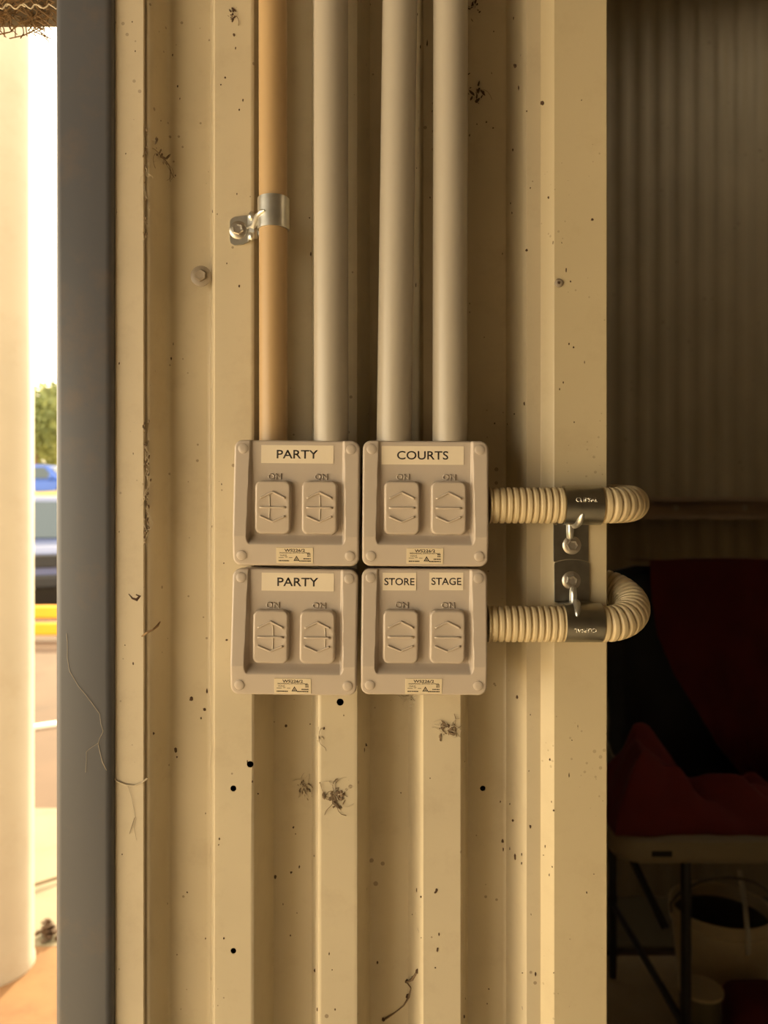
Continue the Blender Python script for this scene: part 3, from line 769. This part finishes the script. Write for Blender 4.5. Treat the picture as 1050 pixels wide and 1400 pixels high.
# crack in path made as a thin tube, and a white stick on the dirt
ws = obj('white_stick', B(-.22, .22, -.02, .02, 0, .03, bev=.004), 'white', loc=(P(62, 992, 4.87).x, 4.87, -.012), rot=(0, 0, .6)); tag(ws, 'white painted stick lying on the brown dirt', 'stick')
st = obj('crack_line', T([(-.25, -.16, .01), (-.08, -.05, .02), (.1, .06, .015), (.3, .2, .01)], [.006, .007, .006, .003], 7), 'bark', loc=(P(57, 1218, 2.52).x, 2.52, .006), rot=(0, 0, .25)); tag(st, 'thin brown branch lying on the pale concrete path', 'branch')
# yellow low rail
yr = 8.6
t = thing('barrier_rail', 'low yellow painted two-rail barrier between dirt yard and silver vehicle', 'barrier', (X(57, yr), yr, -.012))
for z in (.13, .33):
    obj('rail', B(-2.6, 2.6, -.04, .04, z-.075, z+.075, bev=.02), 'yellow', t)
for x in (-2.3, -.8, .7, 2.2):
    obj('post', B(x-.05, x+.05, .041, .14, 0, .44, bev=.01), 'yellow', t)

def car(name, label, loc, rz, L, W_, Hh, paint, suv=True):
    t = thing(name, label, 'car', loc, (0, 0, rz))
    h0 = .30; hb = Hh*.56; hw = W_/2
    def shell(nm, poly, w0, w1, m, bev=.05):
        bm = bmesh.new(); zs = [z for _, z in poly]; za, zb2 = min(zs), max(zs)
        a = [bm.verts.new((-(w0+(w1-w0)*(z-za)/(zb2-za)), y, z)) for y, z in poly]
        b = [bm.verts.new(((w0+(w1-w0)*(z-za)/(zb2-za)), y, z)) for y, z in poly]
        k = len(poly); bm.faces.new(a); bm.faces.new(b[::-1])
        for i in range(k): bm.faces.new((a[i], b[i], b[(i+1) % k], a[(i+1) % k]))
        bmesh.ops.recalc_face_normals(bm, faces=bm.faces)
        bmesh.ops.bevel(bm, geom=list(bm.edges), offset=bev, segments=3, affect='EDGES')
        return obj(nm, bm, m, t, smooth=40)
    l = L/2
    body = shell('body', [(-l, h0+.1), (-l, hb-.18), (-l+.12, hb-.08), (-l+L*.24, hb+.02), (l-.1, hb+.02), (l, hb-.1), (l, h0+.1), (l-.2, h0), (-l+.2, h0)], hw, hw*.96, paint, .06)
    rear = l-.12 if suv else l-L*.14
    shell('cabin', [(-l+L*.22, hb-.02), (-l+L*.38, Hh-.04), (-l+L*.46, Hh), (rear-.25, Hh), (rear-.12, Hh-.04), (rear+.05, hb-.02)], hw*.95, hw*.74, paint, .05)
    # glass
    def pane(nm, q, m='glass'):
        bm = bmesh.new(); vs = [bm.verts.new(p) for p in q]; f = bm.faces.new(vs)
        r = bmesh.ops.extrude_face_region(bm, geom=[f]); nrm = (Vector(q[1])-Vector(q[0])).cross(Vector(q[2])-Vector(q[0])).normalized()
        for e in r['geom']:
            if isinstance(e, bmesh.types.BMVert): e.co += nrm*.02
        return obj(nm, bm, m, t)
    def wz(z): return hw*.95+(hw*.74-hw*.95)*(z-hb+.02)/(Hh-hb+.02)
    za, zb2 = hb+.06, Hh-.12
    ya = lambda z: -l+L*.22+(L*.16)*(z-hb+.02)/(Hh-.04-hb+.02)
    pane('windscreen', [(-wz(za)+.1, ya(za)-.012, za), (wz(za)-.1, ya(za)-.012, za), (wz(zb2)-.08, ya(zb2)-.012, zb2), (-wz(zb2)+.08, ya(zb2)-.012, zb2)])
    yr_ = lambda z: rear+.05-.17*(z-hb+.02)/(Hh-.04-hb+.02)
    pane('rear_window', [(wz(za)-.1, yr_(za)+.012, za), (-wz(za)+.1, yr_(za)+.012, za), (-wz(zb2)+.08, yr_(zb2)+.012, zb2), (wz(zb2)-.08, yr_(zb2)+.012, zb2)])
    for s in (-1, 1):
        ym = -l+L*.55
        for y0, y1, y0t in ((-l+L*.30, ym-.04, -l+L*.40), (ym+.04, rear-.2, ym+.04)):
            q = [(s*(wz(za)+.006), y0, za), (s*(wz(za)+.006), y1, za), (s*(wz(zb2)+.006), y1-.05, zb2), (s*(wz(zb2)+.006), y0t, zb2)]
            pane('side_window', q if s > 0 else q[::-1])
        obj('head_lamp', B(s*hw*.72-.16, s*hw*.72+.16, -l-.02, -l+.1, hb-.32, hb-.18, bev=.03), 'lamp', t)
        obj('tail_lamp', B(s*hw*.86-.07, s*hw*.86+.07, l-.06, l+.02, hb-.34, hb-.06, bev=.02), 'tail', t)
        obj('mirror', B(s*(hw+.1)-.08, s*(hw+.1)+.08, -l+L*.29, -l+L*.29+.1, hb+.02, hb+.17, bev=.03), paint, t)
        for y in (-l+L*.19, l-L*.2):
            wh = obj('wheel', lathe(bmesh.new(), [(.2, -.11), (.31, -.11), (.34, -.08), (.34, .08), (.31, .11), (.2, .11)], 28, 'z'), 'black', t, smooth=35, loc=(s*(hw-.10), y, .34), rot=(0, math.pi/2, 0))
            obj('hub', lathe(bmesh.new(), [(.19, -.115), (.19, .115), (.06, .12), (.05, .13)], 20, 'z'), 'chrome', wh, smooth=35)
    obj('front_bumper', B(-hw*.98, hw*.98, -l-.07, -l+.15, h0+.02, h0+.24, bev=.05), 'black' if suv else paint, t)
    obj('rear_bumper', B(-hw*.98, hw*.98, l-.15, l+.07, h0+.02, h0+.24, bev=.05), 'black' if suv else paint, t)
    obj('grille', B(-hw*.42, hw*.42, -l-.03, -l+.05, hb-.36, hb-.16, bev=.02), 'black', t)
    return t
car('parked_car', 'silver blue off-road wagon parked beyond the yellow barrier', (X(62, 13.6), 13.6, -.012), .5, 4.7, 1.9, 1.80, 'silver_car')
car('parked_car', 'bright blue car parked on top of the grass bank', (X(64, 29), 29, 1.93), 1.35, 4.4, 1.8, 1.34, 'blue_car', False)

def tree(loc, h, rx, rz, label, m, seed, nleaf=2600):
    rnd = random.Random(seed); t = thing('leafy_tree', label, 'tree', loc, group='trees behind the grass bank')
    bm = bmesh.new(); tube(bm, [(0, 0, -.3), (.1, 0, h*.25), (-.1, .1, h*.5), (.05, 0, h*.75)], [h*.035, h*.028, h*.02, h*.008], 10)
    tr = obj('trunk', bm, 'bark', t, smooth=60)
    cl = []
    for i in range(16):
        a = rnd.uniform(0, 6.28); r = rx*rnd.uniform(.2, .8); z = h*.62+rz*rnd.uniform(-.85, .75)
        cl.append((Vector((math.cos(a)*r, math.sin(a)*r, z)), rx*rnd.uniform(.3, .5)))
        if i < 8: obj('branch', T([(0, 0, h*.3+i*h*.04), (math.cos(a)*r*.5, math.sin(a)*r*.5, (z+h*.35)/2), tuple(cl[-1][0])], [h*.012, h*.008, h*.003], 6), 'bark', tr)
    vs, fs = [], []
    for i in range(nleaf):
        c, r = rnd.choice(cl)
        d = Vector((rnd.gauss(0, 1), rnd.gauss(0, 1), rnd.gauss(0, 1))).normalized()*r*rnd.uniform(.45, 1.0)
        p = c+d; u = Vector((rnd.gauss(0, 1), rnd.gauss(0, 1), rnd.gauss(0, 1))).normalized(); v = u.orthogonal().normalized()
        s = rnd.uniform(.10, .2); b = len(vs)
        vs += [p-u*s, p+v*s*.5+u*.1*s, p+u*s, p-v*s*.5+u*.1*s]; fs.append((b, b+1, b+2, b+3))
    me = bpy.data.meshes.new('foliage'); me.from_pydata([tuple(v) for v in vs], [], fs)
    o = obj('foliage', me, m, t); o['kind'] = 'stuff'
tree((X(45, 34), 34, 2.0), 5.6, 2.6, 1.9, 'rounded green tree behind the blue car on the bank', 'leaf', 1, 4200)
tree((X(75, 43), 43, 2.0), 6.3, 3.0, 2.2, 'taller olive green tree furthest behind the grass bank', 'leaf2', 2, 4200)
tree((X(-160, 34), 34, 2.0), 5.0, 2.6, 1.9, 'low green tree to the column side of the bank', 'leaf', 3, 3000)
tree((X(230, 31), 31, 2.0), 4.4, 2.0, 1.6, 'short bushy tree at the post side of the bank', 'leaf2', 4, 3000)

# ================================================================ STOREROOM THINGS
# folding table
tz = .735; tx0, tx1, ty0, ty1 = X(843, 1.23), 2.25, 1.23, 1.98
t = thing('folding_table', 'grey cream moulded folding table with rounded corner in the dark storeroom', 'table', ((tx0+tx1)/2, (ty0+ty1)/2, 0)); b0 = t.location
rr = rrect(tx0-b0.x, tx1-b0.x, ty0-b0.y, ty1-b0.y, .055, 8)
bm = bmesh.new(); lay = []
for z, k in ((tz-.055, .012), (tz-.048, .004), (tz-.035, 0), (tz-.012, 0), (tz-.003, .004), (tz, .012)):
    hx_, hy_ = (tx1-tx0)/2, (ty1-ty0)/2
    lay.append([bm.verts.new((x*(hx_-k)/hx_, y*(hy_-k)/hy_, z)) for x, y in rr])
for a, b in zip(lay, lay[1:]):
    for k in range(len(rr)): bm.faces.new((a[k], a[(k+1) % len(rr)], b[(k+1) % len(rr)], b[k]))
bm.faces.new(lay[0][::-1]); bm.faces.new(lay[-1])
top = obj('table_top', bm, 'table', t, smooth=40)
sx = X(905, 1.23)-b0.x
obj('slot_shade', B(sx-.024, sx+.024, ty0-b0.y-.0012, ty0-b0.y+.004, tz-.036, tz-.022, bev=.001, seg=1), 'black', top)  # black block painted as the shade inside the handle recess
lx = X(939, 1.3)-b0.x
for xx in (lx, tx1-b0.x-.2):
    for yy in (-.30, .30):
        obj('leg', T([(xx, yy, tz-.056), (xx, yy, .015)], .0125, 14), 'steel_dark', t, smooth=40)
    obj('cross_bar', T([(xx, -.287, .25), (xx, .287, .25)], .010, 12), 'steel_dark', t, smooth=40)
obj('brace', T([(lx-.02, -.22, .45), (lx-.11, -.02, tz-.058)], .010, 10), 'steel_dark', t, smooth=40)
# dark bag on the table
def rbox(x0, x1, y0, y1, z0, z1, bev, amp, seed):
    bm = B(x0, x1, y0, y1, z0, z1)
    bmesh.ops.subdivide_edges(bm, edges=list(bm.edges), cuts=9, use_grid_fill=True)
    c = Vector(((x0+x1)/2, (y0+y1)/2, (z0+z1)/2)); h = Vector(((x1-x0)/2, (y1-y0)/2, (z1-z0)/2))
    for v in bm.verts:
        p = v.co-c; q = Vector((max(-h.x+bev, min(h.x-bev, p.x)), max(-h.y+bev, min(h.y-bev, p.y)), max(-h.z+bev, min(h.z-bev, p.z))))
        d = p-q
        if d.length > 1e-6: p = q+d.normalized()*bev
        k = noise.noise((p+Vector((seed, 0, 0)))*5)*amp
        if v.co.z > z0+.001: p += p.normalized()*k
        v.co = p+c
    return bm
bx0 = X(866, 1.55)
bag = obj('fabric_bag', rbox(-.45, .5, -.16, .16, 0, .60, .07, .02, 3), 'navy', loc=(bx0+.45, 1.72, tz), smooth=50)
tag(bag, 'tall navy black fabric bag standing on the table under red cloth', 'bag')
# red cloth over the bag: a sheet of folded cloth with depth
yc = 1.535
def clothpt(u, v):
    # v 0 at the back of the top, .25 at the front top edge, 1 at the bottom ; u 0..1 across
    yfr = yc
    ztop = tz+.635
    if v < .25:
        k = v/.25; y = 1.78-(1.78-yfr)*k; z = ztop-.012*(1-k)-.004*math.sin(u*9); drop = 0
    else:
        k = (v-.25)/.75; drop = k; z = ztop-k*(.60); y = yfr-.05*k
    edge = [(0, 888), (.18, 889), (.34, 896), (.5, 914), (.66, 944), (.82, 972), (1, 1016)]
    for (a, pa), (b, pb) in zip(edge, edge[1:]):
        if a <= drop <= b: pl = pa+(pb-pa)*(drop-a)/(b-a); break
    xl = X(pl, yc); xr = X(1180, yc)
    x = xl+(xr-xl)*u
    f = .022*math.sin(u*15+drop*4.0)*drop + .03*math.exp(-((u-.42-.25*drop)/.07)**2)*drop - .018*math.exp(-((u-.6+.45*drop)/.06)**2)
    f += .012*noise.noise(Vector((x*9, z*7, 2)))
    return Vector((x, y-f*(1 if v >= .25 else .3), z+(0 if v >= .25 else f*.3)))
nu, nv = 60, 60; bm = bmesh.new(); G = []
for j in range(nv+1): G.append([bm.verts.new(clothpt(i/nu, j/nv)) for i in range(nu+1)])
for j in range(nv):
    for i in range(nu): bm.faces.new((G[j][i], G[j][i+1], G[j+1][i+1], G[j+1][i]))
bmesh.ops.solidify(bm, geom=list(bm.faces), thickness=.006)
rc = obj('red_cloth', bm, 'red', smooth=60); tag(rc, 'large dark red cloth draped over the tall navy bag', 'cloth')
# crumpled red cloth on table
bm = bmesh.new(); G = []; nu, nv = 70, 44
for j in range(nv+1):
    row = []
    for i in range(nu+1):
        u, v = i/nu, j/nv; x = X(826, 1.36)+.50*u; y = 1.26+.20*v
        e = min(1, 6*u, 6*(1-u), 5*v, 5*(1-v)); e = max(0, e)**.6
        hh = .15*math.exp(-((u-.16)/.26)**2)+.055+.035*math.exp(-((u-.75)/.2)**2)
        wv = noise.noise(Vector((x*14, y*14, 1)))*.05+abs(noise.noise(Vector((x*9+y*12, y*5, 7))))*.07
        row.append(bm.verts.new((x, y+.02*noise.noise(Vector((x*12, y*9, 4))), tz+.001+e*max(.004, hh+wv-.03))))
    G.append(row)
for j in range(nv):
    for i in range(nu): bm.faces.new((G[j][i], G[j][i+1], G[j+1][i+1], G[j+1][i]))
ring = G[0][:]+[G[j][nu] for j in range(1, nv+1)]+G[nv][nu-1::-1]+[G[j][0] for j in range(nv-1, 0, -1)]
low = [bm.verts.new((v.co.x, v.co.y, tz+.0005)) for v in ring]; k = len(ring)
for i in range(k): bm.faces.new((ring[i], low[i], low[(i+1) % k], ring[(i+1) % k]))
bm.faces.new(low)
o = obj('red_cloth', bm, 'red', smooth=60); tag(o, 'crumpled dark red cloth heap lying on the folding table edge', 'cloth')
# bucket
t = thing('bucket', 'cream plastic bucket with stained inside under the folding table', 'bucket', (X(985, 1.83), 1.83, 0))
obj('body', lathe(bmesh.new(), [(.118, 0), (.122, .004), (.142, .235), (.150, .236), (.150, .25), (.145, .252), (.151, .255), (.152, .285), (.148, .289), (.144, .285), (.116, .012)], 48), 'bucket', t, smooth=35)
obj('stained_lining', lathe(bmesh.new(), [(.1155, .02), (.1395, .245), (.1380, .245), (.112, .02)], 40), 'bucket_in', t, smooth=35)  # grey inner skin, darker than the bucket wall
obj('handle', T([(-.152, 0, .262)]+[(-.165*math.cos(a), -.05*math.sin(a), .262+.13*math.sin(a)) for a in (math.pi*k/12 for k in range(1, 12))]+[(.152, 0, .262)], .004, 8), 'steel_grey', t, smooth=60)
rp = obj('rope_end', T([(.05, -.02, .40), (.045, -.05, .36), (.03, -.10, .33), (.015, -.142, .295), (.012, -.158, .27), (.012, -.156, .22)], .0075, 8), 'white', t, smooth=60)
# tin and red bag on the floor
t = thing('open_tin', 'small grey green open tin with pale rim in front of the bucket', 'tin', (X(958, 1.56), 1.56, 0))
obj('body', lathe(bmesh.new(), [(.054, 0), (.055, .003), (.055, .178), (.058, .180), (.058, .190), (.054, .190), (.052, .015)], 36), 'tin', t, smooth=35)
obj('rim', lathe(bmesh.new(), [(.0560, .186), (.0595, .186), (.0595, .193), (.0560, .193)], 36), 'bucket', t, smooth=35)
obj('paint_residue', lathe(bmesh.new(), [(.0515, .14), (.0515, .15), (.03, .152), (.01, .152)], 30), 'black', t)  # black disc set below the tin rim
bg2 = obj('red_pouch', rbox(-.11, .12, -.09, .09, 0, .17, .05, .03, 9), 'red', loc=(X(1046, 1.58), 1.58, 0), smooth=50); tag(bg2, 'small red fabric pouch on the floor beside the open tin', 'pouch')
